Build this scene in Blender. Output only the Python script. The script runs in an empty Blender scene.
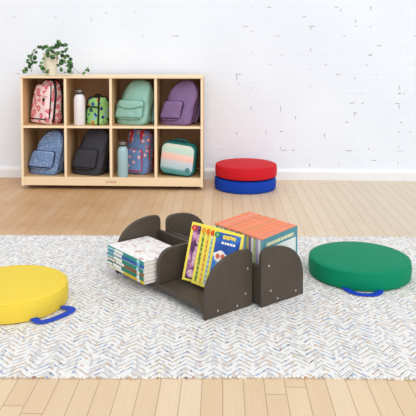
import bpy, bmesh, math, random
from mathutils import Vector, Matrix
PI = math.pi
rnd = random.Random(7)
scene = bpy.context.scene
COL = scene.collection

# ------------------------------------------------------------------ helpers
def lin(c):
    out = []
    for v in c[:3]:
        v = v / 255.0
        out.append(v / 12.92 if v <= 0.04045 else ((v + 0.055) / 1.055) ** 2.4)
    return (*out, 1.0)

class NT:
    """small node-tree writer"""
    def __init__(s, name, rough=0.6, spec=0.3):
        s.m = bpy.data.materials.new(name); s.m.use_nodes = True
        s.t = s.m.node_tree; s.n = s.t.nodes; s.l = s.t.links
        s.b = s.n['Principled BSDF']
        s.b.inputs['Roughness'].default_value = rough
        s.b.inputs['Specular IOR Level'].default_value = spec
        s.tc = s.n.new('ShaderNodeTexCoord')
    def put(s, sock, v):
        if hasattr(v, 'is_linked') or isinstance(v, bpy.types.NodeSocket): s.l.new(v, sock)
        else: sock.default_value = v
    def math(s, op, a, b=0.0, c=0.0):
        n = s.n.new('ShaderNodeMath'); n.operation = op
        s.put(n.inputs[0], a); s.put(n.inputs[1], b)
        if op in ('MULTIPLY_ADD', 'SMOOTH_MIN', 'COMPARE'): s.put(n.inputs[2], c)
        return n.outputs[0]
    def mix(s, f, a, b, mode='MIX'):
        n = s.n.new('ShaderNodeMix'); n.data_type = 'RGBA'; n.blend_type = mode
        s.put(n.inputs[0], f); s.put(n.inputs[6], a); s.put(n.inputs[7], b)
        return n.outputs[2]
    def sep(s, v=None):
        n = s.n.new('ShaderNodeSeparateXYZ'); s.l.new(v or s.tc.outputs['Object'], n.inputs[0]); return n.outputs
    def comb(s, x, y=0.0, z=0.0):
        n = s.n.new('ShaderNodeCombineXYZ'); s.put(n.inputs[0], x); s.put(n.inputs[1], y); s.put(n.inputs[2], z); return n.outputs[0]
    def noise(s, scale, vec=None, detail=3.0, out=0):
        n = s.n.new('ShaderNodeTexNoise'); s.l.new(vec or s.tc.outputs['Object'], n.inputs['Vector'])
        n.inputs['Scale'].default_value = scale; n.inputs['Detail'].default_value = detail; return n.outputs[out]
    def white(s, vec, out=0):
        n = s.n.new('ShaderNodeTexWhiteNoise'); n.noise_dimensions = '3D'; s.l.new(vec, n.inputs['Vector']); return n.outputs[out]
    def voronoi(s, scale, vec=None, out='Distance', rand=1.0):
        n = s.n.new('ShaderNodeTexVoronoi'); s.l.new(vec or s.tc.outputs['Object'], n.inputs['Vector'])
        n.inputs['Scale'].default_value = scale; n.inputs['Randomness'].default_value = rand; return n
    def ramp(s, f, stops, const=False):
        n = s.n.new('ShaderNodeValToRGB'); s.l.new(f, n.inputs[0]); r = n.color_ramp
        if const: r.interpolation = 'CONSTANT'
        while len(r.elements) < len(stops): r.elements.new(0.5)
        for e, (p, c) in zip(r.elements, stops): e.position = p; e.color = c
        return n.outputs[0]
    def bump(s, h, strength=0.3, dist=0.002):
        n = s.n.new('ShaderNodeBump'); n.inputs['Strength'].default_value = strength; n.inputs['Distance'].default_value = dist
        s.l.new(h, n.inputs['Height']); s.l.new(n.outputs[0], s.b.inputs['Normal'])
    def col(s, v): s.put(s.b.inputs['Base Color'], v)

def plain(name, rgb, rough=0.55, spec=0.3, metal=0.0, var=0.06, scale=60, bump=0.0):
    k = NT(name, rough, spec)
    c = lin(rgb); d = tuple(max(0, x * (1 - 2.2 * var)) for x in c[:3]) + (1,)
    k.col(k.mix(k.noise(scale), d, tuple(min(1, x * (1 + var)) for x in c[:3]) + (1,)))
    k.b.inputs['Metallic'].default_value = metal
    if bump: k.bump(k.noise(scale * 6), bump, 0.001)
    return k.m

def link(name, bm, m, parent=None, smooth=True, bev=0.0, bevseg=2, sub=0):
    me = bpy.data.meshes.new(name)
    bmesh.ops.recalc_face_normals(bm, faces=bm.faces)
    bm.to_mesh(me); bm.free()
    if m: me.materials.append(m)
    o = bpy.data.objects.new(name, me); COL.objects.link(o)
    if parent: o.parent = parent
    if bev:
        b = o.modifiers.new('bev', 'BEVEL'); b.width = bev; b.segments = bevseg; b.limit_method = 'ANGLE'; b.angle_limit = 0.6
    if sub:
        b = o.modifiers.new('sub', 'SUBSURF'); b.levels = sub; b.render_levels = sub
    if smooth:
        for p in me.polygons: p.use_smooth = True
        if bev or not sub:
            try: me.set_sharp_from_angle(angle=0.7)
            except Exception: pass
    return o

def empty(name, label, cat, loc=(0, 0, 0), rz=0.0, group=None):
    o = bpy.data.objects.new(name, None); COL.objects.link(o)
    o.empty_display_size = 0.05
    o.location = loc; o.rotation_euler = (0, 0, rz)
    tag(o, label, cat, group); return o
def tag(o, label, cat, group=None):
    o['label'] = label; o['category'] = cat
    if group: o['group'] = group
    return o

def box(bm, x0, x1, y0, y1, z0, z1):
    v = [bm.verts.new(p) for p in ((x0,y0,z0),(x1,y0,z0),(x1,y1,z0),(x0,y1,z0),(x0,y0,z1),(x1,y0,z1),(x1,y1,z1),(x0,y1,z1))]
    for f in ((0,3,2,1),(4,5,6,7),(0,1,5,4),(1,2,6,5),(2,3,7,6),(3,0,4,7)): bm.faces.new([v[i] for i in f])
    return v
def boxbm(*a):
    bm = bmesh.new(); box(bm, *a); return bm
def loft(bm, rings, cap=True, closed=False):
    R = [[bm.verts.new(p) for p in r] for r in rings]
    n = len(R[0])
    pairs = list(zip(R, R[1:])) + ([(R[-1], R[0])] if closed else [])
    for a, b in pairs:
        for i in range(n): bm.faces.new((a[i], a[(i+1) % n], b[(i+1) % n], b[i]))
    if cap and not closed:
        bm.faces.new(list(reversed(R[0]))); bm.faces.new(R[-1])
    return R
def lathe(bm, prof, n=48, c=(0, 0, 0)):
    loft(bm, [[(c[0] + r * math.cos(2*PI*i/n), c[1] + r * math.sin(2*PI*i/n), c[2] + z) for i in range(n)] for r, z in prof])
def tube(bm, pts, r, n=8, closed=False, flat=None):
    """sweep; flat=(half width, half thickness) makes a strap lying flat to `up`"""
    P = [Vector(p) for p in pts]; N = len(P); rings = []
    for i, p in enumerate(P):
        if closed: t = P[(i+1) % N] - P[i-1]
        else: t = P[min(i+1, N-1)] - P[max(i-1, 0)]
        t.normalize()
        up = flat[2] if flat and len(flat) > 2 else Vector((0.13, 0.21, 1)).normalized()
        s = t.cross(up)
        if s.length < 1e-3: s = t.cross(Vector((1, 0, 0)))
        s.normalize(); q = s.cross(t)
        rr = r[i] if isinstance(r, (list, tuple)) else r
        a, b = (flat[0], flat[1]) if flat else (rr, rr)
        rings.append([tuple(p + s * a * math.cos(2*PI*k/n) + q * b * math.sin(2*PI*k/n)) for k in range(n)])
    loft(bm, rings, closed=closed)
def smoothpath(pts, k=6):
    P = [Vector(p) for p in pts]; out = []
    for i in range(len(P) - 1):
        p0, p1, p2, p3 = P[max(i-1, 0)], P[i], P[i+1], P[min(i+2, len(P)-1)]
        for j in range(k):
            t = j / k
            out.append(0.5 * ((2*p1) + (p2-p0)*t + (2*p0-5*p1+4*p2-p3)*t*t + (3*p1-p0-3*p2+p3)*t**3))
    out.append(P[-1]); return out
def prism(bm, poly, axis, a, b):
    """extrude a 2-D polygon; axis 'y': poly in (x, z)"""
    def P(p, d): return (p[0], d, p[1]) if axis == 'y' else ((d, p[0], p[1]) if axis == 'x' else (p[0], p[1], d))
    loft(bm, [[P(p, a) for p in poly], [P(p, b) for p in poly]])
def textbm(s, size, depth):
    cu = bpy.data.curves.new('t', 'FONT'); cu.body = s; cu.size = size; cu.extrude = depth; cu.align_x = 'CENTER'; cu.align_y = 'CENTER'; cu.resolution_u = 3
    o = bpy.data.objects.new('t', cu); COL.objects.link(o)
    bpy.context.view_layer.update()
    me = bpy.data.meshes.new_from_object(o.evaluated_get(bpy.context.evaluated_depsgraph_get()))
    bpy.data.objects.remove(o); bm = bmesh.new(); bm.from_mesh(me); bpy.data.meshes.remove(me); bpy.data.curves.remove(cu)
    return bm
def xform(bm, mat): bmesh.ops.transform(bm, matrix=mat, verts=bm.verts); return bm
def basis(o, x, y, z):
    return Matrix(((x[0], y[0], z[0], o[0]), (x[1], y[1], z[1], o[1]), (x[2], y[2], z[2], o[2]), (0, 0, 0, 1)))
def clone(src, label, group):
    r = src.copy(); COL.objects.link(r); r['label'] = label; r['group'] = group
    for ch in list(src.children):
        c = ch.copy(); COL.objects.link(c); c.parent = r
        for g in list(ch.children):
            d = g.copy(); COL.objects.link(d); d.parent = c
    return r

# ------------------------------------------------------------------ setting materials
FZ = -0.006            # floor level; the rug's top is z = 0
def mat_wall():
    k = NT('painted_brick', 0.55, 0.3)
    x, y, z = k.sep()
    br = k.n.new('ShaderNodeTexBrick'); k.l.new(k.comb(x, z, 0.0), br.inputs['Vector'])
    br.inputs['Scale'].default_value = 1.0; br.inputs['Brick Width'].default_value = 0.21; br.inputs['Row Height'].default_value = 0.0685
    br.inputs['Mortar Size'].default_value = 0.0045; br.inputs['Mortar Smooth'].default_value = 0.6
    mort = br.outputs['Fac']
    # chips: places along the joints where the paint has fallen out
    br2 = k.n.new('ShaderNodeTexBrick'); k.l.new(k.comb(x, z, 0.0), br2.inputs['Vector'])
    br2.inputs['Scale'].default_value = 1.0; br2.inputs['Brick Width'].default_value = 0.21; br2.inputs['Row Height'].default_value = 0.0685
    br2.inputs['Mortar Size'].default_value = 0.0030; br2.inputs['Mortar Smooth'].default_value = 0.1
    nz = k.noise(1.0, k.comb(k.math('MULTIPLY', x, 13.0), 0.0, k.math('MULTIPLY', z, 17.0)), 2.0)
    fine = k.noise(70.0, None, 2.0)
    more = k.math('MULTIPLY', k.math('MULTIPLY_ADD', x, 0.032, 0.004), 1.0)   # a touch more wear to the right
    more = k.math('MINIMUM', k.math('MAXIMUM', more, -0.03), 0.034)
    v = k.math('ADD', nz, more)
    chip = k.math('MULTIPLY', k.math('GREATER_THAN', k.math('ADD', v, k.math('MULTIPLY', fine, 0.18)), 0.748), br2.outputs['Fac'])
    base = k.mix(k.noise(2.2), lin((222, 229, 241)), lin((234, 240, 250)))
    base = k.mix(k.math('MULTIPLY', mort, 0.08), base, lin((206, 208, 216)))
    k.col(k.mix(k.math('MULTIPLY', chip, 0.75), base, lin((138, 134, 134))))
    h = k.math('SUBTRACT', k.math('MULTIPLY', k.noise(25.0), 0.25), k.math('MULTIPLY', mort, 1.0))
    k.bump(h, 0.14, 0.003)
    return k.m
def mat_floor():
    k = NT('maple_strip_floor', 0.42, 0.4)
    x, y, z = k.sep()
    u = k.math('DIVIDE', k.math('ADD', x, 0.1178), 0.0606)
    row = k.math('FLOOR', u)
    off = k.math('MULTIPLY', k.white(k.comb(row, 3.0, 1.0)), 2.7)
    w = k.math('DIVIDE', k.math('ADD', y, off), 0.95)
    cell = k.math('FLOOR', w)
    r1 = k.white(k.comb(row, cell, 0.0)); r2 = k.white(k.comb(row, cell, 7.0))
    fx = k.math('ABSOLUTE', k.math('SUBTRACT', k.math('FRACT', u), 0.5))
    fy = k.math('ABSOLUTE', k.math('SUBTRACT', k.math('FRACT', w), 0.5))
    seam = k.math('MAXIMUM', k.math('GREATER_THAN', fx, 0.478), k.math('GREATER_THAN', fy, 0.4982))
    grain = k.noise(1.0, k.comb(k.math('MULTIPLY', x, 130.0), k.math('MULTIPLY_ADD', y, 5.0, k.math('MULTIPLY', r2, 50.0)), r1), 4.0)
    tone = k.ramp(r1, [(0.0, lin((218, 191, 156))), (0.35, lin((221, 195, 160))), (0.7, lin((225, 201, 168))), (1.0, lin((230, 208, 178)))])
    c = k.mix(k.math('MULTIPLY', grain, 0.24), tone, lin((180, 140, 100)))
    amb = k.math('MULTIPLY', k.math('MINIMUM', k.math('MAXIMUM', k.math('MULTIPLY_ADD', x, -0.9, 0.25), 0.0), 1.0), k.math('MINIMUM', k.math('MAXIMUM', k.math('MULTIPLY_ADD', y, 1.0, -2.4), 0.0), 1.0))   # floor colour turns more amber toward the far left of the room
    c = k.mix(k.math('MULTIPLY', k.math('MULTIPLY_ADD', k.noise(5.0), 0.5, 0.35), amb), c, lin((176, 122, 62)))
    far_pale = k.math('MULTIPLY', k.math('MINIMUM', k.math('MAXIMUM', k.math('MULTIPLY_ADD', x, 1.0, 0.0), 0.0), 1.0), k.math('MINIMUM', k.math('MAXIMUM', k.math('MULTIPLY_ADD', y, 0.8, -1.8), 0.0), 1.0))      # floor colour turns paler and greyer toward the far right
    c = k.mix(k.math('MULTIPLY', far_pale, 0.7), c, lin((200, 190, 174)))
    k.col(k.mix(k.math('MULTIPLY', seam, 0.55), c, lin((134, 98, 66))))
    k.put(k.b.inputs['Roughness'], k.math('MULTIPLY_ADD', grain, 0.15, 0.33))
    k.bump(k.math('SUBTRACT', k.math('MULTIPLY', grain, 0.2), seam), 0.15, 0.001)
    return k.m
def mat_rug():
    k = NT('woven_chevron_rug', 0.95, 0.05)
    x, y, z = k.sep()
    xw = k.math('ADD', x, k.math('MULTIPLY', k.math('SUBTRACT', k.noise(6.0, None, 1.0), 0.5), 0.03))
    tri = k.math('ABSOLUTE', k.math('SUBTRACT', k.math('FRACT', k.math('DIVIDE', xw, 0.084)), 0.5))
    v = k.math('DIVIDE', k.math('ADD', y, k.math('MULTIPLY', tri, 0.085)), 0.026)
    v = k.math('ADD', v, k.math('MULTIPLY', k.math('SUBTRACT', k.noise(40.0, None, 1.0), 0.5), 0.35))
    row = k.math('FLOOR', v); fv = k.math('FRACT', v)
    cellx = k.math('FLOOR', k.math('DIVIDE', k.math('ADD', xw, k.math('MULTIPLY', k.white(k.comb(row, 2.0, 5.0)), 0.3)), 0.0105))
    rc = k.white(k.comb(row, cellx, 0.0)); rk = k.white(k.comb(row, cellx, 4.0))
    patch = k.noise(3.2, None, 2.0)      # runs of one yarn: blue here, tan there
    hue = k.math('FRACT', k.math('ADD', k.math('MULTIPLY', patch, 2.2), k.math('MULTIPLY', rc, 0.55)))
    yarn = k.ramp(hue, [(0.0, lin((200, 198, 197))), (0.14, lin((192, 176, 156))), (0.24, lin((208, 206, 205))), (0.36, lin((138, 164, 196))), (0.42, lin((196, 195, 199))),
                        (0.55, lin((208, 172, 140))), (0.63, lin((198, 198, 200))), (0.72, lin((150, 154, 176))), (0.79, lin((205, 204, 198))), (0.86, lin((200, 186, 122))), (0.90, lin((164, 100, 98))), (0.93, lin((200, 194, 192))), (0.965, lin((84, 88, 122)))], True)
    white = k.mix(k.noise(180.0, None, 1.0), lin((226, 225, 223)), lin((246, 245, 243)))
    white = k.mix(k.math('MULTIPLY', k.math('GREATER_THAN', rk, 0.78), 0.45), white, lin((192, 184, 182)))
    line = k.math('MULTIPLY', k.math('LESS_THAN', fv, 0.40), k.math('GREATER_THAN', rk, 0.12))
    k.col(k.mix(k.math('MULTIPLY', line, 0.80), white, yarn))
    h = k.math('ADD', k.math('SINE', k.math('MULTIPLY', fv, 12.56)), k.noise(220.0, None, 1.0))
    k.bump(h, 0.5, 0.003)
    return k.m
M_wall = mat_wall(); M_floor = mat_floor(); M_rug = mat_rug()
M_base = plain('white_gloss_paint', (232, 234, 238), 0.4, var=0.02, scale=8)

def struct(name, bm, m, bev=0.0):
    o = link(name, bm, m, None, smooth=False, bev=bev); o['kind'] = 'structure'; return o
WALL_Y = 4.672
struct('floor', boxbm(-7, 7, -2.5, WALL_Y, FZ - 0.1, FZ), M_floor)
struct('wall_back', boxbm(-7, 7, WALL_Y, WALL_Y + 0.2, FZ - 0.1, 3.2), M_wall)
bm = bmesh.new()
prism(bm, [(WALL_Y, FZ), (WALL_Y - 0.020, FZ), (WALL_Y - 0.020, 0.052), (WALL_Y - 0.014, 0.060), (WALL_Y - 0.010, 0.068), (WALL_Y, 0.072)], 'x', -7, 7)
struct('baseboard_back', bm, M_base)

# ------------------------------------------------------------------ rug
def make_rug():
    nx, ny = 150, 40; x0, x1, y0, y1 = -2.05, 2.15, -0.695, 0.695
    bm = bmesh.new(); r2 = random.Random(3)
    ex = [r2.uniform(-0.004, 0.004) for _ in range(nx + 1)]; ex2 = [r2.uniform(-0.004, 0.004) for _ in range(nx + 1)]
    top = []; bot = []
    for j in range(ny + 1):
        rt_, rb_ = [], []
        for i in range(nx + 1):
            x = x0 + (x1 - x0) * i / nx; y = y0 + (y1 - y0) * j / ny
            wav = 0.006 * math.sin(x * 4.1 + 0.6) * (1 - j / ny)
            if j == 0: y += ex[i]
            if j == ny: y += ex2[i]
            edge = j in (0, ny) or i in (0, nx)
            rt_.append(bm.verts.new((x, y + wav, -0.0025 if edge else 0.0))); rb_.append(bm.verts.new((x, y + wav, -0.006)))
        top.append(rt_); bot.append(rb_)
    for j in range(ny):
        for i in range(nx):
            bm.faces.new((top[j][i], top[j][i+1], top[j+1][i+1], top[j+1][i])); bm.faces.new((bot[j][i], bot[j+1][i], bot[j+1][i+1], bot[j][i+1]))
    for i in range(nx):
        bm.faces.new((bot[0][i], bot[0][i+1], top[0][i+1], top[0][i])); bm.faces.new((top[ny][i], top[ny][i+1], bot[ny][i+1], bot[ny][i]))
    for j in range(ny):
        bm.faces.new((top[j][0], top[j+1][0], bot[j+1][0], bot[j][0])); bm.faces.new((bot[j][nx], bot[j+1][nx], top[j+1][nx], top[j][nx]))
    o = link('rug', bm, M_rug)
    o.location = (0, 2.58, 0); o.rotation_euler = (0, 0, math.radians(1.6))
    tag(o, 'large off-white woven rug with multicoloured zigzag flecks on the wooden floor', 'rug')
    r3 = random.Random(5)
    for yy, ey, amp in ((y0, ex, 1), (y1, ex2, 0)):
        bm = bmesh.new()
        for q in range(330):
            x = x0 + (x1 - x0) * (q + 0.5) / 330
            y = yy + 0.006 * math.sin(x * 4.1 + 0.6) * amp + r3.uniform(-0.003, 0.003)
            rr = r3.uniform(0.0035, 0.0048)
            bmesh.ops.create_icosphere(bm, subdivisions=1, radius=rr, matrix=Matrix.Translation((x, y, -0.006 + rr * 0.9)) @ Matrix.Diagonal((1.2, 1.5, 0.9, 1)))
        link('edge_binding', bm, M_rug, o)
make_rug()

# ------------------------------------------------------------------ cubby cabinet
def mat_birch(name, axis, a=(228, 203, 166), b=(240, 220, 187)):
    k = NT(name, 0.45, 0.3)
    x, y, z = k.sep()
    s = [40.0, 40.0, 40.0]; s[axis] = 2.5
    g = k.noise(1.0, k.comb(k.math('MULTIPLY', x, s[0]), k.math('MULTIPLY', y, s[1]), k.math('MULTIPLY', z, s[2])), 3.0)
    k.col(k.mix(g, lin(a), lin(b)))
    return k.m
M_bh = mat_birch('birch_along_length', 0); M_bv = mat_birch('birch_upright_shaded', 2, (206, 168, 122), (222, 188, 144)); M_edge = mat_birch('birch_lit_edge', 2, (236, 214, 178), (246, 228, 198)); M_sh = mat_birch('birch_shelf_shaded', 0, (206, 168, 122), (222, 188, 144))  # uprights and shelves darkened: shade inside the compartments put into the birch colour
M_bback = mat_birch('birch_back_shaded', 2, (190, 146, 104), (206, 164, 120))  # back panel darkest, compartment shade put into its colour
CX0, CX1, CF, CB = -1.350, -0.127, 4.287, 4.625
CZ0, CZ1 = 0.018, 0.757
cab = empty('cubby_cabinet', 'long birch eight-compartment cubby cabinet against the white brick wall', 'cabinet', ((CX0 + CX1) / 2, CF, FZ))
def cpart(name, x0, x1, y0, y1, z0, z1, m, label=None, bev=0.0018):
    ox, oy, oz = cab.location
    o = link(name, boxbm(x0-ox, x1-ox, y0-oy, y1-oy, z0-oz, z1-oz), m, cab, bev=bev)
    if label: o['label'] = label
    return o
SH0, SH1 = 0.410, 0.4255; FL = 0.079
TH = 0.0155
cpart('side_panel', CX0, CX0 + TH, CF + 0.002, CB, CZ0, CZ1 - 0.013, M_bv)
cpart('side_panel', CX1 - TH, CX1, CF + 0.002, CB, CZ0, CZ1 - 0.013, M_bv)
for x in (CX0, CX1 - TH): cpart('front_edge', x, x + TH, CF, CF + 0.002, CZ0, CZ1 - 0.013, M_edge, 'pale front edge', bev=0.0006)  # front edges as added pale strips, their lit look put into the colour
cpart('top_panel', CX0 - 0.003, CX1 + 0.003, CF - 0.004, CB, CZ1 - 0.013, CZ1, M_bh)
cpart('back_panel', CX0 + TH, CX1 - TH, CB - 0.008, CB - 0.001, FL, CZ1 - 0.013, M_bback)
cpart('bottom_shelf', CX0 + TH, CX1 - TH, CF + 0.012, CB - 0.008, FL - 0.016, FL, M_sh)
cpart('plinth', CX0 + TH, CX1 - TH, CF, CF + 0.012, CZ0 + 0.004, FL, M_bh)
cpart('middle_shelf', CX0 + TH, CX1 - TH, CF + 0.003, CB - 0.008, SH0, SH1, M_sh)
cpart('front_edge', CX0 + TH, CX1 - TH, CF + 0.001, CF + 0.003, SH0, SH1, M_edge, 'pale front edge', bev=0.0006)
DIV = (-1.049, -0.743, -0.442)
HT = 0.0085
for d in DIV:
    for za, zb in ((FL, SH0), (SH1, CZ1 - 0.013)):
        cpart('divider', d - HT, d + HT, CF + 0.003, CB - 0.008, za, zb, M_bv)
        cpart('front_edge', d - HT, d + HT, CF + 0.001, CF + 0.003, za, zb, M_edge, 'pale front edge', bev=0.0006)
M_black = plain('black_rubber', (24, 23, 24), 0.6)
for x in (CX0 + 0.16, CX1 - 0.16):
    for y in (CF + 0.09, CB - 0.06):
        bm = bmesh.new(); ox, oy, oz = cab.location
        n = 20; rings = [[(xx - ox, y - oy + 0.016 * r * math.cos(2*PI*i/n), 0.0165 + 0.016 * r * math.sin(2*PI*i/n)) for i in range(n)] for xx, r in ((x - 0.009, 0.85), (x - 0.007, 1), (x + 0.007, 1), (x + 0.009, 0.85))]
        loft(bm, rings)
        box(bm, x - 0.014 - ox, x + 0.014 - ox, y - 0.014 - oy, y + 0.014 - oy, 0.030, 0.068)
        link('caster', bm, M_black, cab)
bm = xform(textbm('ecr4kids', 0.021, 0.0004), basis((-0.7425 - cab.location[0], -0.0005, 0.050 - FZ), (1, 0, 0), (0, 0, 1), (0, -1, 0)))
link('logo', bm, plain('burnt_logo_ink', (168, 110, 74), 0.6), cab, smooth=False)['label'] = 'reddish brown logo lettering'
CELL = [(CX0 + TH, DIV[0] - HT), (DIV[0] + HT, DIV[1] - HT), (DIV[1] + HT, DIV[2] - HT), (DIV[2] + HT, CX1 - TH)]

# ------------------------------------------------------------------ soft bags
def fabric(name, rgb, var=0.12, scale=180):
    k = NT(name, 0.85, 0.15)
    c = lin(rgb)
    n = k.noise(14.0, None, 3.0)
    k.col(k.mix(n, tuple(v * (1 - var) for v in c[:3]) + (1,), tuple(min(1, v * (1 + var)) for v in c[:3]) + (1,)))
    k.bump(k.math('ADD', k.noise(scale, None, 2.0), k.math('MULTIPLY', k.noise(22.0, None, 2.0), 5.0)), 0.35, 0.004)
    return k.m
def mat_floral():
    k = NT('pink_floral_fabric', 0.8, 0.2)
    v = k.voronoi(23.0); v2 = k.voronoi(75.0)
    petal = k.math('ADD', v.outputs['Distance'], k.math('MULTIPLY', k.math('SUBTRACT', k.noise(60.0, None, 1.0), 0.5), 0.5))
    c = k.mix(k.math('LESS_THAN', petal, 0.46), lin((246, 222, 224)), lin((222, 122, 136)))
    c = k.mix(k.math('LESS_THAN', v.outputs['Distance'], 0.12), c, lin((244, 220, 216)))
    c = k.mix(k.math('LESS_THAN', v2.outputs['Distance'], 0.20), c, lin((250, 232, 232)))
    k.col(c); k.bump(k.noise(30.0), 0.2, 0.003); return k.m
def mat_dots(name, base, spot, scale, thr, spot2=None):
    k = NT(name, 0.85, 0.15)
    v = k.voronoi(scale, rand=0.7)
    s = lin(spot)
    if spot2:
        s = k.ramp(v.outputs['Distance'], [(0.0, lin(spot2)), (thr * 0.45, lin((248, 226, 216))), (thr * 0.7, lin(spot))], True)
    c = k.mix(k.noise(10.0), tuple(q * 0.82 for q in lin(base)[:3]) + (1,), lin(base))
    k.col(k.mix(k.math('LESS_THAN', v.outputs['Distance'], thr), c, s))
    k.bump(k.noise(24.0), 0.3, 0.004); return k.m
def mat_critters():
    k = NT('green_print_fabric', 0.8, 0.2)
    v = k.voronoi(27.0)
    sh = k.math('ADD', v.outputs['Distance'], k.math('MULTIPLY', k.math('SUBTRACT', k.noise(55.0, None, 1.0), 0.5), 0.6))
    ids = k.sep(v.outputs['Color'])[0]
    hue = k.ramp(ids, [(0.0, lin((52, 84, 160))), (0.3, lin((212, 120, 62))), (0.5, lin((40, 84, 60))), (0.7, lin((150, 190, 214))), (0.85, lin((40, 50, 120)))], True)
    k.col(k.mix(k.math('LESS_THAN', sh, 0.40), k.mix(k.noise(12.0), lin((132, 192, 108)), lin((172, 216, 142))), hue)); return k.m
def mat_stripes(h):
    k = NT('pastel_stripe_fabric', 0.7, 0.25)
    x, y, z = k.sep()
    f = k.math('DIVIDE', k.math('MULTIPLY_ADD', x, 0.12, z), h)
    f = k.math('ADD', f, k.math('MULTIPLY', k.math('SUBTRACT', k.noise(30.0), 0.5), 0.03))
    k.col(k.ramp(f, [(0.0, lin((60, 130, 128))), (0.17, lin((96, 156, 156))), (0.24, lin((176, 206, 218))), (0.42, lin((206, 212, 222))), (0.52, lin((240, 196, 184))), (0.64, lin((243, 206, 196))), (0.72, lin((190, 222, 212))), (0.88, lin((206, 226, 214))), (1.0, lin((232, 218, 206)))]))
    return k.m

class Bag:
    """soft bag shape: local x = width, -y = front, z = up"""
    def __init__(s, w, h, d, taper=0.86, dome=0.42, bot=0.05, thin=0.6, sx=0.0, sy=0.0, n=4.0, off=(0, 0, 0), dome_min=0.28):
        s.__dict__.update(w=w, h=h, d=d, taper=taper, dome=dome, bot=bot, thin=thin, sx=sx, sy=sy, n=n, off=off, dm=dome_min)
    def ab(s, z):
        t = z / s.h; a = s.w / 2 * (1 - (1 - s.taper) * t); b = s.d / 2 * (1 - (1 - s.thin) * t)
        t0 = 1 - s.dome
        if t > t0:
            q = (t - t0) / s.dome
            a *= s.dm + (1 - s.dm) * math.sqrt(max(0, 1 - q ** 2.4)); b *= 0.35 + 0.65 * math.sqrt(max(0, 1 - q ** 3))
        if z < s.bot:
            q = 1 - z / s.bot; f = 0.82 + 0.18 * math.sqrt(1 - q * q); a *= f; b *= f
        return a, b
    def P(s, x, y, z):
        x += s.off[0]; y += s.off[1]; z += s.off[2]
        return (x + s.sx * z, y + s.sy * z, z)
    def mesh(s, wob=0.004, seed=1, levels=22, n=36):
        bm = bmesh.new(); rings = []; r = random.Random(seed); ph = [r.uniform(0, 6.28) for _ in range(4)]
        zs = [0, s.bot*0.12, s.bot*0.45, s.bot] + [s.bot + (s.h - s.bot) * (1 - (1 - i / levels) ** 1.25) for i in range(1, levels + 1)]
        for z in zs:
            a, b = s.ab(z); ring = []
            for i in range(n):
                th = 2 * PI * i / n; c, q = math.cos(th), math.sin(th)
                x = a * math.copysign(abs(c) ** (2 / s.n), c); y = b * math.copysign(abs(q) ** (2 / s.n), q)
                wv = wob * (math.sin(3 * th + ph[0] + 23 * z) + 0.7 * math.sin(5 * th + ph[1] - 41 * z)) * min(1, z / s.bot)
                ring.append(s.P(x + wv * c, y + wv * q, z))
            rings.append(ring)
        loft(bm, rings); return bm
    def arch(s, k=0.5, z0=0.15, grow=1.0, N=26, side=-1):
        """path over the bag in the plane y = side*k*depth (for zips and piping)"""
        pts = []
        for i in range(N + 1):
            z = s.h * (z0 + (0.985 - z0) * math.sin(i / N * PI / 2))
            a, b = s.ab(z); pts.append((a, b, z))
        def pt(sg, q):
            a, b, z = q; f = (1 - k ** s.n) ** (1 / s.n)
            return s.P(sg * a * f * grow, side * k * b, z)
        return [pt(-1, q) for q in pts] + [pt(1, q) for q in reversed(pts)]
    def front_arch(s, k=0.9, z0=0.1, lift=0.002):
        """outline drawn on the front face"""
        pts = []
        N = 22
        for i in range(N + 1):
            z = s.h * (z0 + (0.93 - z0) * math.sin(i / N * PI / 2)); a, b = s.ab(z)
            pts.append((a * k, -b * (1 - k ** s.n) ** (1 / s.n) - lift, z))
        return [s.P(-x, y, z) for x, y, z in pts] + [s.P(x, y, z) for x, y, z in reversed(pts)]

def seat_bag(root, col, zf, fx, fy):
    """rest the bag on its shelf: fx 0..1 across the compartment's free room, fy = front clearance"""
    R = Matrix.Rotation(root.rotation_euler[2], 4, 'Z')
    vs = []
    def walk(o):
        for c in o.children:
            if c.type == 'MESH': vs.extend(R @ v.co for v in c.data.vertices)
            walk(c)
    walk(root)
    xs = [v.x for v in vs]; ys = [v.y for v in vs]; z0 = min(v.z for v in vs)
    x0, x1 = CELL[col]
    lo = x0 + 0.003 - min(xs); hi = x1 - 0.003 - max(xs)
    by = CF + fy - min(ys)
    by = min(by, CB - 0.010 - max(ys))
    root.location = (lo + (hi - lo) * fx, by, zf - z0)

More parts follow.
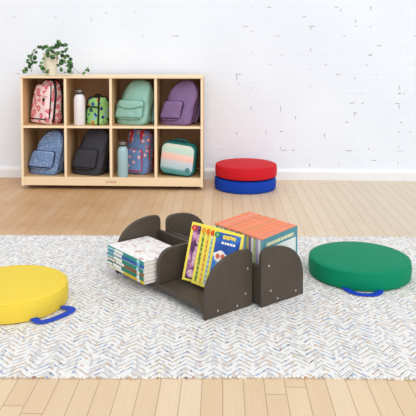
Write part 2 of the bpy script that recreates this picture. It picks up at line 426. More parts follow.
def backpack(label, col, zf, fabric_m, trim_m, w, h, d, yaw, sx, sy, fx, fy, pocket=(0.80, 0.42, 0.035, 0.15, 0.0), pocket_m=None, taper=0.84, straps=True, strap_m=None, flap=False, seed=1, ziptrim=None, dome=0.45, buckle=True, upper=False, pdome=0.22):
    root = empty('backpack', label, 'backpack', rz=math.radians(yaw), group='backpacks in the cubby cabinet')
    B = Bag(w, h, d, taper=taper, dome=dome, sx=sx, sy=sy)
    body = link('body', B.mesh(0.0035, seed), fabric_m, root)
    bm = bmesh.new(); tube(bm, B.arch(0.45, 0.10, 1.012), 0.0032, 6); link('zipper', bm, trim_m, root)
    pw, ph, pd, pz, px = pocket
    Pk = Bag(w * pw, h * ph, pd * 2, taper=0.95, dome=pdome, bot=0.03, thin=0.8, sx=sx, sy=sy, n=5.0, off=(px, -d / 2 + 0.012, h * pz), dome_min=0.72)
    p = link('front_pocket', Pk.mesh(0.0015, seed + 5), pocket_m or fabric_m, root)
    bm = bmesh.new(); tube(bm, Pk.arch(0.35, 0.12, 1.012), 0.0045, 6)
    a, b = Pk.ab(Pk.h * 0.1)
    tube(bm, [Pk.P(-a * 0.96 + 2 * a * 0.96 * i / 10, -b * 0.98 - 0.001, Pk.h * 0.1) for i in range(11)], 0.0042, 6)
    link('zipper', bm, ziptrim or trim_m, p)
    if upper:
        U = Bag(w * 0.66, h * 0.24, pd * 1.5, taper=0.9, dome=0.5, bot=0.02, thin=0.7, sx=sx, sy=sy, n=4, off=(0, -d / 2 * 0.78 + 0.006, h * 0.56), dome_min=0.5)
        link('upper_pocket', U.mesh(0.001, seed + 9), fabric_m, root)
    if flap:
        z = Pk.h * 0.72; bm = bmesh.new()
        a, b = Pk.ab(z)
        zz = [Pk.P(-a * 0.97 + 2 * a * 0.97 * i / 14, -b * 0.92 - 0.004, z - 0.020 * math.sin(PI * i / 14)) for i in range(15)]
        tube(bm, zz, 0.0035, 6); link('pocket_flap_seam', bm, trim_m, p)
    # carry handle at the top
    a, b = B.ab(h * 0.93); bm = bmesh.new(); zt = h * 0.955
    tube(bm, [B.P(0.034 * math.cos(PI * i / 12), B.ab(zt)[1] * 0.6, zt + min(0.030, 0.30 * 0.09) * 0.6 * math.sin(PI * i / 12)) for i in range(13)], 0.0045, 8)
    link('handle', bm, strap_m or trim_m, root)
    if straps:
        for sg in (-1, 1):
            pts = smoothpath([B.P(sg * w * 0.16, d * 0.16, h * 0.94), B.P(sg * w * 0.24, d * 0.30 + 0.014, h * 0.80), B.P(sg * w * 0.36, d * 0.42 + 0.020, h * 0.5), B.P(sg * w * 0.44, d * 0.46 + 0.012, h * 0.22), B.P(sg * w * 0.42, d * 0.44, h * 0.06)])
            bm = bmesh.new(); tube(bm, pts, 0.01, 10, flat=(0.016, 0.004, Vector((0, 1, 0.2)).normalized()))
            st = link('shoulder_strap', bm, strap_m or fabric_m, root)
            if sg > 0 and buckle:
                bm = bmesh.new(); c = Vector(B.P(w * 0.47, d * 0.30, h * 0.10))
                tube(bm, [tuple(c + Vector((0.010 * math.cos(q * PI / 6), -0.004, 0.011 * math.sin(q * PI / 6)))) for q in range(12)], 0.0028, 6, closed=True)
                tube(bm, smoothpath([c + Vector((0, 0, -0.008)), c + Vector((0.010, -0.008, -0.014)), c + Vector((0.018, -0.012, -0.016))]), 0.003, 6)
                link('buckle', bm, strap_m or trim_m, st)
    seat_bag(root, col, zf, fx, fy)
    return root, B, Pk

TOPF, BOTF = SH1 + 0.0004, FL + 0.0004
M_dkzip = plain('black_zip_tape', (30, 27, 30), 0.6)
# pink floral, turned so its right side shows
r, B, Pk = backpack('pink floral print backpack with black piping in the top left compartment', 0, TOPF, mat_floral(), M_dkzip, 0.200, 0.300, 0.135, -34, 0.12, 0.02, 0.40, 0.012, pocket=(0.90, 0.86, 0.028, 0.04, 0.0), taper=0.86, strap_m=M_dkzip, seed=2, buckle=False, pdome=0.45)
bm = bmesh.new(); tube(bm, B.arch(0.50, 0.05, 1.01), 0.009, 8); link('side_piping', bm, M_dkzip, r)
bm = bmesh.new(); tube(bm, B.arch(0.80, 0.05, 1.01, side=1), 0.010, 8); link('back_piping', bm, M_dkzip, r)
c = Vector(Pk.P(0.040, -Pk.ab(Pk.h * 0.62)[1] - 0.004, Pk.h * 0.62)); bm = bmesh.new(); box(bm, c.x - 0.008, c.x + 0.008, c.y - 0.004, c.y + 0.006, c.z - 0.012, c.z + 0.012)
link('clip', bm, M_dkzip, r, bev=0.003)
bm = bmesh.new(); z = Pk.h * 0.74; a, b = Pk.ab(z); tube(bm, [Pk.P(-a * 0.8 + 1.6 * a * i / 8, -b * 0.97 - 0.002, z - 0.012 * i / 8) for i in range(9)], 0.0022, 6); link('pocket_seam', bm, plain('rose_zip', (196, 92, 110)), r)
# mint
backpack('plain mint green backpack with a flap pocket in a top compartment', 2, TOPF, fabric('mint_fabric', (150, 196, 184)), fabric('mint_trim', (104, 150, 142)), 0.242, 0.298, 0.135, -20, 0.17, 0.06, 0.55, 0.012, flap=True, pocket=(0.84, 0.42, 0.032, 0.14, -0.012), taper=0.80, strap_m=fabric('mint_strap', (150, 204, 204)), seed=4)
# purple
backpack('dusky purple backpack leaning to the right in the top right compartment', 3, TOPF, fabric('purple_fabric', (132, 106, 150)), fabric('purple_trim', (66, 48, 82)), 0.236, 0.298, 0.125, -20, 0.25, 0.06, 0.55, 0.012, pocket=(0.62, 0.42, 0.034, 0.13, -0.035), taper=0.80, strap_m=fabric('purple_strap', (150, 126, 172)), seed=5)
# blue patterned
backpack('denim blue backpack with tiny white pattern in the bottom left compartment', 0, BOTF, mat_dots('blue_speckled_fabric', (118, 146, 190), (172, 190, 222), 72, 0.30), plain('navy_zip', (28, 40, 74)), 0.236, 0.300, 0.130, -20, 0.27, 0.07, 0.75, 0.012, pocket=(0.80, 0.40, 0.034, 0.15, -0.012), taper=0.76, strap_m=plain('navy_strap', (70, 92, 140)), seed=6)
# charcoal
backpack('plain charcoal backpack in the bottom row beside the blue patterned one', 1, BOTF, fabric('charcoal_fabric', (62, 62, 70)), plain('black_trim', (20, 20, 24)), 0.238, 0.318, 0.130, -20, 0.23, 0.07, 0.55, 0.012, pocket=(0.74, 0.42, 0.034, 0.14, -0.015), taper=0.80, strap_m=fabric('charcoal_strap', (48, 48, 54)), seed=7)
# blue with red trim
M_red = plain('red_webbing', (198, 44, 52), 0.7)
r, B, Pk = backpack('blue backpack with small rainbow print and bright red trim behind the aqua bottle', 2, BOTF, mat_dots('rainbow_print_fabric', (116, 148, 200), (228, 120, 108), 27, 0.32, (150, 176, 214)), M_red, 0.192, 0.306, 0.12, -24, 0.03, 0.03, 0.97, 0.066, pocket=(0.74, 0.52, 0.034, 0.04, -0.016), taper=0.92, strap_m=M_red, seed=8, dome=0.2, buckle=False)
for sx_ in (-0.048, 0.030):
    pts = [B.P(sx_ + 0.006 * i / 7, -B.ab(B.h * zz)[1] - 0.001 if zz < 0.97 else -B.ab(B.h * 0.97)[1] * 0.7, B.h * zz) for i, zz in enumerate((0.68, 0.73, 0.78, 0.83, 0.88, 0.92, 0.95, 0.985))]
    bm = bmesh.new(); tube(bm, pts, 0.01, 8, flat=(0.012, 0.003, Vector((0, -1, 0.1)).normalized())); link('front_strap', bm, M_red, r)

# green lunch bag
def lunch_bag():
    root = empty('lunch_bag', 'green printed lunch bag with black piping beside the white bottle', 'lunch bag', rz=math.radians(-38))
    m = mat_critters(); B = Bag(0.132, 0.185, 0.125, taper=0.90, dome=0.22, bot=0.02, thin=0.82, n=6, sx=0.02, dome_min=0.66)
    link('body', B.mesh(0.0015, 3), m, root)
    for nm, k_, sd in (('front_piping', 0.86, -1), ('back_piping', 0.86, 1)):
        bm = bmesh.new(); tube(bm, B.arch(k_, 0.02, 1.02, side=sd), 0.0070, 8); link(nm, bm, M_dkzip, root)
    bm = bmesh.new(); z = B.h * 0.66; a, b = B.ab(z); tube(bm, [B.P(-a * 0.92 + 1.84 * a * i / 8, -b - 0.001, z) for i in range(9)], 0.0052, 8); link('zipper', bm, M_dkzip, root)
    bm = bmesh.new(); tube(bm, [B.P(0.040 * math.cos(PI * i / 12), 0, B.h * 0.97 + 0.022 * math.sin(PI * i / 12)) for i in range(13)], 0.0065, 8); link('handle', bm, M_dkzip, root)
    seat_bag(root, 1, TOPF, 0.95, 0.02)
lunch_bag()
# striped lunch box
def lunch_box():
    root = empty('lunch_box', 'pastel striped lunch box with teal edges in the bottom right compartment', 'lunch box', rz=math.radians(-12))
    W, H, D = 0.240, 0.222, 0.088; teal = fabric('teal_fabric', (38, 112, 112))
    ax = Matrix.Rotation(math.radians(6), 4, 'Y')
    def slab(w, h, y0, y1, rad, bulge=0.0):
        pts = []
        for cx_, cz_, a0 in ((w/2 - rad, h/2 - rad, 0), (-w/2 + rad, h/2 - rad, 90), (-w/2 + rad, -h/2 + rad, 180), (w/2 - rad, -h/2 + rad, 270)):
            for q in range(9): a = math.radians(a0 + q * 90 / 8); pts.append((cx_ + rad * math.cos(a), cz_ + rad * math.sin(a)))
        bm = bmesh.new()
        e = 0.006
        rings = []
        for y, k_ in ((y0, 1 - 2 * e / h * 1.2), (y0 + (y1 - y0) * 0.12, 1.0), (y1 - (y1 - y0) * 0.12, 1.0), (y1, 1 - 2 * e / h * 1.2)):
            rings.append([(x * k_, y, z * k_ + H / 2) for x, z in pts])
        loft(bm, rings); return bm
    def put(nm, bm, m): return link(nm, xform(bm, ax), m, root)
    put('body', slab(W, H, -D/2, D/2, 0.048), teal)
    put('front_panel', slab(W * 0.93, H * 0.90, -D/2 - 0.009, -D/2 + 0.004, 0.040), mat_stripes(H))
    b2 = slab(W * 0.985, H * 0.975, -0.004, 0.004, 0.048); xform(b2, Matrix.Diagonal((1.02, 1, 1.012, 1))); put('zipper', b2, plain('dark_teal_zip', (20, 70, 74)))
    bm = bmesh.new(); cx_, cz_ = W * 0.33, H * 0.22
    tube(bm, [(cx_ + 0.013 * math.cos(q * PI / 10), -D/2 - 0.0095, cz_ + 0.013 * math.sin(q * PI / 10)) for q in range(20)], 0.0028, 6, closed=True)
    tube(bm, [(cx_ + 0.005 * math.cos(q * PI / 5), -D/2 - 0.0095, cz_ + 0.005 * math.sin(q * PI / 5)) for q in range(10)], 0.0024, 6, closed=True)
    put('round_badge', bm, teal)
    bm = bmesh.new(); tube(bm, [(0.055 * math.cos(PI * i / 12), 0, H * 0.985 + 0.020 * math.sin(PI * i / 12)) for i in range(13)], 0.0065, 8); put('handle', bm, teal)
    seat_bag(root, 3, BOTF, 0.35, 0.015)
lunch_box()
# bottles
def bottle(label, col_rgb, x, y, zf, rad, h, cap_rgb):
    root = empty('water_bottle', label, 'water bottle', (x, y, zf), group='insulated bottles in the cabinet')
    hb = h * 0.87
    bm = bmesh.new(); lathe(bm, [(rad * 0.55, 0), (rad * 0.92, 0.0), (rad, 0.006), (rad, hb * 0.78), (rad * 0.985, hb * 0.83), (rad * 0.92, hb * 0.89), (rad * 0.80, hb * 0.94), (rad * 0.70, hb * 0.97), (rad * 0.68, hb)], 40)
    link('body', bm, plain('powder_coat', col_rgb, 0.4, 0.4, var=0.02), root)
    ca = h - hb
    bm = bmesh.new(); lathe(bm, [(rad * 0.60, hb - 0.001), (rad * 0.76, hb), (rad * 0.76, hb + ca * 0.80), (rad * 0.72, hb + ca * 0.93), (rad * 0.62, h), (rad * 0.05, h)], 32)
    cp = link('cap', bm, plain('brushed_cap', cap_rgb, 0.35, 0.5, metal=0.6), root)
    bm = bmesh.new(); lathe(bm, [(rad * 0.70, hb + 0.001), (rad * 0.79, hb + 0.001), (rad * 0.79, hb + ca * 0.35), (rad * 0.70, hb + ca * 0.36)], 32)
    link('cap_ring', bm, plain('dark_ring', (52, 50, 52), 0.45), cp)
bottle('white insulated bottle with steel cap beside the green lunch bag', (232, 230, 236), -0.966, 4.352, TOPF, 0.0385, 0.240, (120, 116, 112))
bottle('pale aqua insulated bottle with steel cap in front of the red trimmed backpack', (158, 192, 202), -0.669, 4.329, BOTF, 0.0360, 0.238, (120, 116, 112))

# ------------------------------------------------------------------ potted plant
def plant():
    px, py = -1.176, 4.42
    root = empty('potted_plant', 'trailing green plant in a cream pot on top of the cubby cabinet', 'plant', (px, py, CZ1 + 0.0003))
    bm = bmesh.new(); lathe(bm, [(0.038, 0), (0.040, 0.001), (0.053, 0.150), (0.054, 0.154), (0.051, 0.155), (0.048, 0.146), (0.012, 0.144)], 40)
    link('pot', bm, plain('cream_ceramic', (238, 230, 212), 0.55, var=0.03, scale=25), root)
    bm = bmesh.new(); lathe(bm, [(0.001, 0.136), (0.0455, 0.136), (0.045, 0.144), (0.02, 0.149), (0.001, 0.150)], 24)
    link('soil', bm, plain('soil', (64, 48, 36), 0.95, scale=200), root)
    def W(x, y, dy): return ((x - 222.2) * (4.42 + dy) / 642 - px, dy, 1.0 + (39.5 - y) * (4.42 + dy) / 648 - CZ1)
    vines = [
        [(50, 53, 0), (46, 47.5, -.02), (40, 46.5, -.035), (34, 50, -.05), (30.5, 57, -.055), (29.5, 64, -.055), (26.5, 72.3, -.06)],
        [(49, 53, -.01), (45, 48, -.03), (37, 49, -.05), (33, 56, -.06), (33, 63, -.065), (31, 71, -.07)],
        [(50, 53, 0), (53, 48, .01), (57, 46, .01), (60, 44, .0), (63, 45, -.01)],
        [(52, 53, -.01), (56, 49, -.02), (60, 46, -.03), (64, 47, -.03), (66, 52, -.04)],
        [(52, 53, 0), (58, 51, -.02), (63, 55, -.04), (66, 60, -.05), (69, 65, -.05), (68, 72, -.055)],
        [(51, 53, -.01), (56, 54, -.045), (60, 60, -.06), (61, 66, -.065), (64, 71, -.07), (72, 73, -.075)],
        [(53, 53, 0), (61, 54, -.02), (68, 57, -.04), (70, 62, -.045), (72, 66, -.05)],
        [(58, 55, -.02), (66, 63, -.05), (75, 69, -.06), (80, 73, -.065), (86, 71, -.06), (87.5, 68, -.055)],
        [(50, 53, -.01), (47, 52, -.055), (45, 58, -.065), (44, 64, -.065), (45, 70, -.07), (48, 73.5, -.075)],
        [(51, 53, .0), (53, 49, -.05), (55, 55, -.06), (57, 59, -.065)],
    ]
    sb = bmesh.new(); lb = bmesh.new(); r = random.Random(11)
    def leaf(c, s, d, up):
        d = d.normalized(); side = d.cross(up)
        if side.length < 1e-3: side = Vector((1, 0, 0))
        side.normalize(); nrm = side.cross(d)
        cen = lb.verts.new(c + d * s * 0.5 - nrm * s * 0.06); ring = []
        for i in range(10):
            a = 2 * PI * i / 10
            rr = 1.0 - (0.18 if i == 5 else 0) + (0.06 if i == 0 else 0)
            p = c + d * (s * 0.5 + 0.55 * s * rr * math.cos(a)) + side * 0.48 * s * rr * math.sin(a) + nrm * s * (0.05 * math.cos(2 * a))
            p.z = max(p.z, 0.003); ring.append(lb.verts.new(p))
        for i in range(10): lb.faces.new((cen, ring[i], ring[(i+1) % 10]))
    for vi, v in enumerate(vines):
        pts = [Vector(W(*p)) for p in v]; pts[0] = Vector((pts[0].x * 0.5, pts[0].y, 0.142))
        path = smoothpath(pts, 7)
        for p in path: p.z = max(p.z, 0.004)
        tube(sb, path, 0.0013, 6)
        step = 2 if vi == 7 else 1
        for i in range(5, len(path)):
            if vi == 7 and 10 < i < len(path) - 12 and i % 4: continue
            if r.random() < 0.64: continue
            d = Vector((r.uniform(-1, 1), r.uniform(-1.0, 0.4), r.uniform(-0.5, 0.6)))
            up = Vector((r.uniform(-0.5, 0.5), -0.9, r.uniform(0.2, 1.0)))
            leaf(path[i] + d * 0.005, r.uniform(0.022, 0.034), d, up)
        leaf(path[-1], 0.026, Vector((0.5, -0.6, 0.3)), Vector((0, -0.8, 0.6)))
    link('vines', sb, plain('vine_stem', (112, 128, 74)), root)
    k = NT('leaf_green', 0.45, 0.35)
    k.col(k.ramp(k.noise(45.0, None, 1.0), [(0.30, lin((28, 60, 42))), (0.5, lin((58, 102, 58))), (0.62, lin((104, 148, 74))), (0.75, lin((150, 180, 120)))]))
    link('leaves', lb, k.m, root)
plant()

# ------------------------------------------------------------------ floor cushions
def cushion(label, rgb, x, y, z, rad=0.208, t=0.077, handle=None):
    root = empty('floor_cushion', label, 'cushion', (x, y, z), group='round vinyl floor cushions')
    k = NT('vinyl', 0.62, 0.14); c = lin(rgb)
    k.col(k.mix(k.noise(5.0), tuple(v * 0.94 for v in c[:3]) + (1,), c)); k.bump(k.math('ADD', k.noise(9.0, None, 1.0), k.math('MULTIPLY', k.noise(400.0), 0.03)), 0.12, 0.01)
    e = 0.016; prof = [(0.002, 0.0)]
    prof += [(rad - e + e * math.sin(a), e - e * math.cos(a)) for a in [PI / 2 * i / 5 for i in range(6)]]
    prof += [(rad + 0.002, t * 0.5)]
    prof += [(rad - e + e * math.cos(a), t - e + e * math.sin(a)) for a in [PI / 2 * i / 5 for i in range(6)]]
    prof += [(rad * 0.8, t + 0.003), (rad * 0.4, t + 0.006), (0.002, t + 0.007)]
    bm = bmesh.new(); lathe(bm, prof, 80); link('cover', bm, k.m, root)
    for zz, rr, nm in ((t - 0.007, rad - 0.0030, 'top_seam'), (0.007, rad - 0.003, 'bottom_seam')):
        bm = bmesh.new(); tube(bm, [(rr * math.cos(2*PI*i/80), rr * math.sin(2*PI*i/80), zz) for i in range(80)], 0.0022, 6, closed=True); link(nm, bm, k.m, root)
    if handle:
        bm = bmesh.new(); pts = smoothpath([(px - x, py - y, pz - z) for px, py, pz in handle], 6)
        tube(bm, pts, 0.01, 12, flat=(0.0155, 0.0022, Vector((0, 0, 1))))
        link('carry_handle', bm, plain('blue_webbing', (20, 66, 190), 0.6, scale=300), root)['label'] = 'blue webbing handle'
    return root
cushion('bright yellow round cushion with blue handle at the left of the rug', (232, 203, 72), -0.797, 2.400, 0.0005,
        handle=[(-0.675, 2.246, 0.012), (-0.642, 2.222, 0.006), (-0.607, 2.246, 0.004), (-0.570, 2.292, 0.004), (-0.553, 2.325, 0.005), (-0.566, 2.345, 0.006), (-0.594, 2.335, 0.012)])
cushion('green round cushion with blue handle at the right of the rug', (0, 132, 94), 0.588, 2.765, 0.0005, rad=0.213,
        handle=[(0.492, 2.596, 0.012), (0.505, 2.560, 0.006), (0.530, 2.532, 0.004), (0.562, 2.522, 0.004), (0.598, 2.526, 0.004), (0.622, 2.548, 0.006), (0.628, 2.580, 0.012)])
cushion('blue round cushion under the red one beside the cabinet', (14, 62, 170), 0.158, 4.398, FZ + 0.0004, t=0.080)
cushion('red round cushion stacked on the blue one beside the cabinet', (200, 28, 40), 0.163, 4.396, FZ + 0.0882, t=0.080)

# ------------------------------------------------------------------ book bins
def mat_bin():
    k = NT('smoked_grey_wood', 0.48, 0.25)
    n = k.noise(7.0, None, 4.0); x, y, z = k.sep()
    g = k.noise(1.0, k.comb(k.math('MULTIPLY', x, 60.0), k.math('MULTIPLY', y, 60.0), k.math('MULTIPLY', z, 8.0)), 3.0)
    c = k.mix(n, lin((66, 58, 51)), lin((92, 82, 73)))
    k.col(k.mix(k.math('MULTIPLY', g, 0.3), c, lin((56, 49, 43)))); return k.m
M_bin = mat_bin(); M_screw = plain('steel_screw', (190, 188, 184), 0.3, 0.5, metal=0.9)
ROT = math.radians(40.4)
PROF = [(0.0, 0.0), (0.0, 0.070), (0.002, 0.098), (0.008, 0.124), (0.018, 0.146), (0.033, 0.167), (0.052, 0.185), (0.075, 0.199), (0.100, 0.209), (0.130, 0.216), (0.160, 0.219), (0.190, 0.2185), (0.204, 0.216), (0.214, 0.209), (0.2195, 0.199), (0.221, 0.188), (0.221, 0.0)]
PROF = [(u * 1.036, z) for u, z in PROF]; UW = 0.229
UL = 0.618
def book_bin(label, origin, mirror, mid, screws):
    root = empty('book_bin', label, 'book bin', origin, ROT, group='grey book bins on the rug')
    X = (lambda u: UW - u) if mirror else (lambda u: u)
    def panel(nm, v0, lo=0.0, par=None):
        bm = bmesh.new(); poly = [(X(u), max(z, lo)) for u, z in PROF]
        prism(bm, poly, 'y', v0, v0 + 0.016); return link(nm, bm, M_bin, root, bev=0.003)
    fp = panel('end_panel', 0.0)
    panel('end_panel', UL - 0.016)
    bm = bmesh.new()
    P2 = [(0.002, 0.0455), (0.002, 0.112), (0.006, 0.136), (0.014, 0.154), (0.028, 0.168), (0.048, 0.1765), (0.075, 0.180), (0.185, 0.180), (0.198, 0.177), (0.207, 0.168), (0.210, 0.155), (0.210, 0.0455)]
    prism(bm, [(X(u), z) for u, z in P2], 'y', mid, mid + 0.016); link('divider_panel', bm, M_bin, root, bev=0.003)
    a, b = sorted((X(0.002), X(0.211))); link('base_board', boxbm(a, b, 0.016, UL - 0.016, 0.027, 0.045), M_bin, root, bev=0.002)
    a, b = sorted((X(0.2112), X(0.2275))); link('center_board', boxbm(a, b, 0.016, UL - 0.016, 0.012, 0.152), M_bin, root, bev=0.003)
    for u, z in screws:
        bm = bmesh.new(); n = 14
        loft(bm, [[(X(u) + r * math.cos(2*PI*i/n), y, z + r * math.sin(2*PI*i/n)) for i in range(n)] for r, y in ((0.0042, 0.001), (0.0042, -0.0008), (0.0030, -0.0018), (0.0012, -0.0012))])
        link('screw', bm, M_screw, fp)
    return root
OL = (-0.058, 2.264, 0.0008)
cR, sR = math.cos(ROT), math.sin(ROT)
def uvw(o, u, v, z=0.0): return (o[0] + u * cR - v * sR, o[1] + u * sR + v * cR, o[2] + z)
OR = (0.1475, 2.384, 0.0008)
book_bin('smoky grey wooden book bin holding the flat book stack and yellow-framed books', OL, False, 0.292, [(0.203, 0.145), (0.193, 0.052), (0.152, 0.016), (0.058, 0.022)])
book_bin('smoky grey wooden book bin holding the row of orange-topped books', OR, True, 0.385, [(0.190, 0.152), (0.180, 0.054), (0.143, 0.016), (0.044, 0.022)])

M_page = NT('page_paper', 0.8, 0.1)
_z = M_page.sep()[2]
M_page.col(M_page.mix(M_page.noise(1.0, M_page.comb(0.0, 0.0, M_page.math('MULTIPLY', _z, 2500.0)), 1.0), lin((196, 192, 186)), lin((240, 238, 232))))
M_page = M_page.m
# flat stack of six books, spines outward (-u)
GS = 'books stacked flat in the left bin'
stack = [  # bottom to top: spine colour, label
    ((222, 190, 48), (236, 236, 228), 'yellow-spined book, lowest of the flat stack in the book bin'),
    ((20, 118, 92), (236, 240, 238), 'dark green spined book just above the yellow one in the flat stack'),
    ((142, 92, 58), (240, 236, 230), 'brown-spined book in the middle of the flat stack'),
    ((22, 132, 112), (160, 214, 232), 'green-spined book between the brown and blue ones in the flat stack'),
    ((24, 96, 176), (120, 196, 224), 'royal blue spined book second from the top of the flat stack'),
    ((34, 142, 140), (168, 222, 232), 'teal-spined book on top of the flat stack, white speckled cover'),
]
def mat_cover():
    k = NT('printed_cover', 0.4, 0.35)
    v = k.noise(26.0, None, 3.0, out=1); s = k.sep(v)
    c = k.ramp(s[0], [(0.0, lin((150, 130, 130))), (0.36, lin((222, 208, 204))), (0.48, lin((240, 238, 236))), (0.60, lin((236, 236, 234))), (0.66, lin((206, 150, 130))), (0.72, lin((190, 200, 208)))])
    k.col(c); return k.m
M_cov = mat_cover()
BT = 0.0153; SL, SD = 0.272, 0.205
for i, (c, c2, lab) in enumerate(stack):
    du = -0.052 + (0.004, -0.002, 0.001, -0.003, 0.002, 0.0)[i]; dv = 0.318 + (0.004, 0.0, 0.003, 0.001, 0.004, 0.002)[i]
    root = empty('book', lab, 'book', uvw(OL, du, dv, 0.0452 + i * BT), ROT, GS)
    T = BT - 0.0004
    ms = plain('spine_ink', c, 0.4, var=0.03); mw = plain('spine_title', c2, 0.45, var=0.02)
    bm = bmesh.new(); box(bm, 0.003, SD, 0, SL, 0, 0.0012); box(bm, 0.003, SD, 0, SL, T - 0.0012, T)
    link('cover', bm, M_cov, root, smooth=False)
    bm = bmesh.new(); box(bm, 0.0, 0.0032, 0, SL, 0, T); link('spine', bm, ms, root, bev=0.001)
    link('page_block', boxbm(0.0035, SD - 0.004, 0.003, SL - 0.003, 0.0012, T - 0.0012), M_page, root, smooth=False)
    off = (0.0, 0.012, -0.008, 0.004, 0.010, 0.0)[i]
    bm = bmesh.new(); box(bm, -0.0006, 0.001, 0.150 + off, 0.215 + off, 0.0016, T - 0.0022); link('title_block', bm, plain('title_white', (240, 240, 238), 0.5, var=0.02), root, smooth=False)
    bm = bmesh.new(); box(bm, -0.0006, 0.001, 0.222 + off, SL - 0.004, 0.0020, T - 0.0050); link('spine_band', bm, mw, root, smooth=False); link('spine_band', boxbm(-0.0006, 0.001, 0.028, 0.046, 0.0008, T - 0.0008), mw, root, smooth=False)

# leaning yellow-framed books
GM = 'yellow-framed books leaning in the left bin'
Mw = Vector((0.54, -0.82, -0.14)).normalized()
Mh = Vector((0.15, 0.055, 0.95)); Mh = (Mh - Mw * Mh.dot(Mw)).normalized(); Mn = Mw.cross(Mh)
M_yel = plain('yellow_frame', (242, 226, 88), 0.35, var=0.03)
def pic(name, stops, scale=18.0, seed=0.0):
    k = NT(name, 0.35, 0.4); x, y, z = k.sep()
    k.col(k.ramp(k.noise(scale, k.comb(x, k.math('ADD', y, seed), z), 3.0), stops)); return k.m
pics = [
    ([(0.25, lin((24, 14, 34))), (0.42, lin((62, 34, 74))), (0.52, lin((146, 82, 140))), (0.60, lin((228, 170, 206))), (0.72, lin((44, 26, 58)))], (206, 52, 44), '1', 'leftmost yellow-framed book with dark purple cover and red number circle'),
    ([(0.35, lin((116, 150, 62))), (0.5, lin((212, 214, 120))), (0.65, lin((92, 130, 60)))], (232, 166, 60), '', 'yellow-framed book with a green speckled strip, second from the left'),
    ([(0.35, lin((236, 226, 120))), (0.5, lin((226, 200, 96))), (0.65, lin((206, 150, 80)))], (226, 120, 48), '', 'yellow-framed book with an orange circle, middle one of the five'),
    ([(0.35, lin((204, 224, 236))), (0.5, lin((150, 194, 224))), (0.65, lin((226, 236, 240)))], (222, 84, 44), '', 'yellow-framed book with a pale blue strip, directly behind the blue one'),
    ([(0.30, lin((18, 50, 128))), (0.48, lin((30, 84, 176))), (0.60, lin((58, 126, 206))), (0.72, lin((150, 196, 232)))], (46, 140, 84), '2', 'frontmost yellow-framed book with a blue cover and green number circle'),
]
bl = [(0.066, 0.236), (0.072, 0.183), (0.0745, 0.158), (0.0765, 0.134), (0.079, 0.112)]
MW, MH, MT = 0.114, 0.226, 0.0075
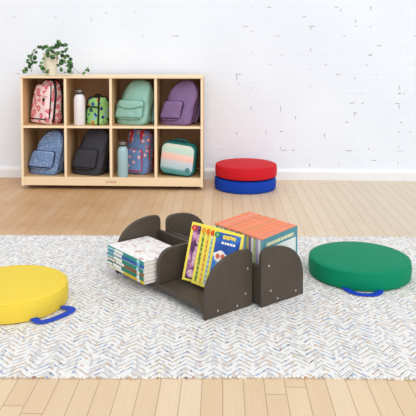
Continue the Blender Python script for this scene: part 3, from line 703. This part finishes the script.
for i, (stops, cc, num, lab) in enumerate(pics):
    o = Vector((bl[i][0] + 0.010, bl[i][1] + 0.004, 0.0632))
    org = Vector(uvw(OL, *o))
    def rot(v): return Vector((v.x * cR - v.y * sR, v.x * sR + v.y * cR, v.z))
    m = basis((0, 0, 0), rot(Mw), rot(Mh), rot(Mn))
    root = empty('book', lab, 'book', org, 0.0, GM); root.rotation_euler = m.to_euler()
    w = MW
    link('cover', boxbm(0, w, 0, MH, -0.001, 0.0), M_yel, root, smooth=False)
    link('back_cover', boxbm(0, w, 0, MH, -MT, -MT + 0.001), M_yel, root, smooth=False)
    link('spine', boxbm(-0.0008, 0.0, 0, MH, -MT, 0.0), M_yel, root, smooth=False)
    link('page_block', boxbm(0.0002, w - 0.002, 0.001, MH - 0.001, -MT + 0.001, -0.001), M_page, root, smooth=False)
    pm = pic('cover_picture', stops, 16.0 if i in (0, 4) else 50.0, i * 3.7)
    f = 0.009; link('picture', boxbm(f, w - f, f, MH - f, 0.0, 0.0004), pm, root, smooth=False)
    bm = bmesh.new(); n = 20; cx_, cy_ = 0.013, MH - 0.020
    loft(bm, [[(cx_ + r * math.cos(2*PI*q/n), cy_ + r * math.sin(2*PI*q/n), zz) for q in range(n)] for r, zz in ((0.0112, 0.0002), (0.0112, 0.0010))])
    ci = link('number_circle', bm, plain('circle_ink', cc, 0.4, var=0.02), root, smooth=False)
    if num:
        bm = xform(textbm(num, 0.015, 0.0002), Matrix.Translation((cx_, cy_, 0.0012))); link('numeral', bm, plain('white_ink', (244, 244, 240), 0.4, var=0.01), ci, smooth=False)
    white = plain('white_print', (244, 240, 236), 0.4, var=0.02)
    if i == 0:
        bm = bmesh.new()
        for (x_, y_, rx, ry) in ((0.030, 0.030, 0.016, 0.015), (0.036, 0.100, 0.012, 0.040), (0.040, 0.165, 0.013, 0.022)):
            n = 18; loft(bm, [[(x_ + rx * math.cos(2*PI*q/n) * (1 + 0.15 * math.sin(3 * q)), y_ + ry * math.sin(2*PI*q/n), zz) for q in range(n)] for zz in (0.0003, 0.0008)])
        link('pale_shapes', bm, pic('pale_pink_print', [(0.3, lin((168, 110, 176))), (0.5, lin((232, 190, 216))), (0.7, lin((246, 226, 150)))], 60.0), root, smooth=False)
    if i == 4:
        bm = bmesh.new(); n = 26
        loft(bm, [[(0.038 + 0.027 * math.cos(2*PI*q/n) * (1 + 0.12 * math.sin(5 * q * 2*PI/n)), 0.128 + 0.021 * math.sin(2*PI*q/n) * (1 + 0.10 * math.cos(4 * q * 2*PI/n)), zz) for q in range(n)] for zz in (0.0003, 0.0008)])
        s_ = link('white_shape', bm, white, root, smooth=False)
        bm = bmesh.new(); n = 16
        for x_, y_, rx, ry in ((0.028, 0.128, 0.008, 0.010), (0.047, 0.130, 0.008, 0.009)):
            loft(bm, [[(x_ + rx * math.cos(2*PI*q/n), y_ + ry * math.sin(2*PI*q/n), zz) for q in range(n)] for zz in (0.0007, 0.0011)])
        link('red_marks', bm, plain('coral_ink', (222, 110, 84), 0.4), s_, smooth=False)
        bm = bmesh.new(); r_ = random.Random(4); x_ = 0.036
        for w_ in (0.009, 0.007, 0.010, 0.008, 0.009, 0.008):
            box(bm, x_, x_ + w_ * 0.85, 0.196 + r_.uniform(-0.002, 0.002), 0.210 + r_.uniform(-0.001, 0.002), 0.0003, 0.0009); x_ += w_
        link('title', bm, plain('title_yellow', (240, 214, 70), 0.4), root, smooth=False, bev=0.0015)
        bm = bmesh.new(); x_ = 0.034
        for w_ in (0.012, 0.008, 0.014, 0.010, 0.012): box(bm, x_, x_ + w_ * 0.8, 0.176, 0.184, 0.0003, 0.0009); x_ += w_
        link('subtitle', bm, white, root, smooth=False)
    elif i:
        bm = bmesh.new(); r_ = random.Random(i)
        for q in range(9):
            y_ = 0.02 + q * 0.018; box(bm, 0.010, 0.018 + r_.uniform(0, 0.004), y_, y_ + 0.010, 0.0003, 0.0008)
        link('side_print', bm, plain('side_ink', ((98, 138, 60), (232, 150, 70), (120, 170, 206))[i - 1], 0.4), root, smooth=False)

# row of thin orange-topped books
GO = 'orange-topped thin books in the right bin'
M_or = plain('orange_edge', (238, 142, 104), 0.7, var=0.10, scale=90)
spc = [('teal', (112, 164, 178)), ('white', (236, 236, 238)), ('lilac', (176, 164, 206)), ('pale green', (182, 206, 136)), ('white', (238, 238, 240)), ('violet', (140, 124, 182)), ('yellow', (222, 208, 112)), ('sky blue', (120, 180, 214)),
       ('white', (234, 236, 238)), ('green', (138, 180, 96)), ('grey', (178, 184, 196)), ('turquoise', (96, 178, 190)), ('cream', (232, 226, 200)), ('blue', (92, 138, 192)), ('white', (238, 238, 240)), ('lime', (190, 206, 112)), ('steel blue', (116, 148, 178)), ('white', (236, 238, 238)), ('aqua', (146, 204, 212)), ('pale grey', (206, 206, 212)), ('teal', (82, 150, 160)), ('white', (236, 236, 236))]
ordn = ['front', 'second', 'third', 'fourth', 'fifth', 'sixth', 'seventh', 'eighth', 'ninth', 'tenth', 'eleventh', 'twelfth', 'thirteenth', 'fourteenth', 'fifteenth', 'sixteenth', 'seventeenth', 'eighteenth', 'nineteenth', 'twentieth', 'twenty-first', 'rearmost']
YAW = math.radians(11.7); OW, OH, OT = 0.243, 0.204, 0.0118
PITCH = 0.0126
r5 = random.Random(9)
for i in range(22):
    v = 0.022 + i * PITCH
    org = uvw(OR, 0.030 - 0.0004 * i + r5.uniform(-0.0008, 0.0008), v, 0.0452)
    cn, c = spc[i]
    if i == 0: lab = 'frontmost orange-topped book with a teal-bordered white front cover in the right bin'
    elif i == 21: lab = 'rearmost of the thin orange-topped books standing in the right bin'
    else: lab = 'thin orange-topped book with a %s spine, %s from the front of its row' % (cn, ordn[i])
    root = empty('book', lab, 'book', org, ROT + YAW, GO)
    h = OH + r5.uniform(-0.0015, 0.0015)
    mc = plain('thin_cover', c, 0.45, var=0.03)
    bm = bmesh.new(); box(bm, 0, OW, 0, 0.0006, 0, h); box(bm, 0, OW, OT - 0.0006, OT, 0, h); link('cover', bm, mc, root, smooth=False)
    bm = bmesh.new(); box(bm, -0.0012, 0, 0, OT, 0, h - 0.004); link('spine', bm, mc, root, smooth=False)
    bm = bmesh.new(); box(bm, 0.0, OW - 0.001, 0.0006, OT - 0.0006, 0.001, h - 0.004); link('page_block', bm, M_page, root, smooth=False)
    bm = bmesh.new(); box(bm, -0.0012, OW - 0.0005, 0.0002, OT - 0.0002, h - r5.uniform(0.006, 0.014), h + r5.uniform(0.0, 0.002))
    link('orange_edge', bm, M_or, root, smooth=False)
    if i == 0:
        mt = plain('teal_border', (84, 142, 158), 0.4, var=0.03)
        link('front_border', boxbm(0, OW, -0.0008, 0, 0, h), mt, root, smooth=False)
        link('front_panel', boxbm(0.016, OW - 0.014, -0.0014, -0.0008, 0.012, h - 0.042), plain('front_white', (226, 232, 232), 0.4, var=0.03, scale=40), root, smooth=False)
        bm = bmesh.new()
        x_ = 0.020
        while x_ < OW - 0.03:
            w_ = r5.uniform(0.006, 0.013); box(bm, x_, x_ + w_, -0.0016, -0.0008, h - 0.033, h - 0.020); x_ += w_ + r5.uniform(0.002, 0.005)
        link('title', bm, plain('pale_yellow_ink', (236, 232, 190), 0.4), root, smooth=False)

# ------------------------------------------------------------------ light
w = bpy.data.worlds.new('daylight'); scene.world = w; w.use_nodes = True
bg = w.node_tree.nodes['Background']; bg.inputs[0].default_value = (0.96, 0.98, 1.0, 1); bg.inputs[1].default_value = 0.95
def sun(name, rot, strength, angle, col=(1, 1, 1)):
    l = bpy.data.lights.new(name, 'SUN'); l.energy = strength; l.angle = math.radians(angle); l.color = col
    o = bpy.data.objects.new(name, l); COL.objects.link(o); o.rotation_euler = [math.radians(a) for a in rot]; return o
sun('window_daylight', (51, 0, 26), 1.5, 50, (1.0, 0.97, 0.93))

# ------------------------------------------------------------------ camera
cam = bpy.data.cameras.new('camera'); co = bpy.data.objects.new('camera', cam); COL.objects.link(co)
cam.sensor_fit = 'HORIZONTAL'; cam.sensor_width = 36; cam.lens = 36 * 650 / 416
cam.shift_x = 13 / 416; cam.shift_y = -134 / 416
co.location = (0, 0, 1.0); co.rotation_euler = (math.radians(87), 0, math.radians(2.4))
cam.clip_start = 0.05; cam.clip_end = 50
scene.camera = co
vs = scene.view_settings
vs.view_transform = 'Standard'; vs.look = 'None'; vs.gamma = 1.0; vs.use_curve_mapping = False; vs.exposure = 0.0
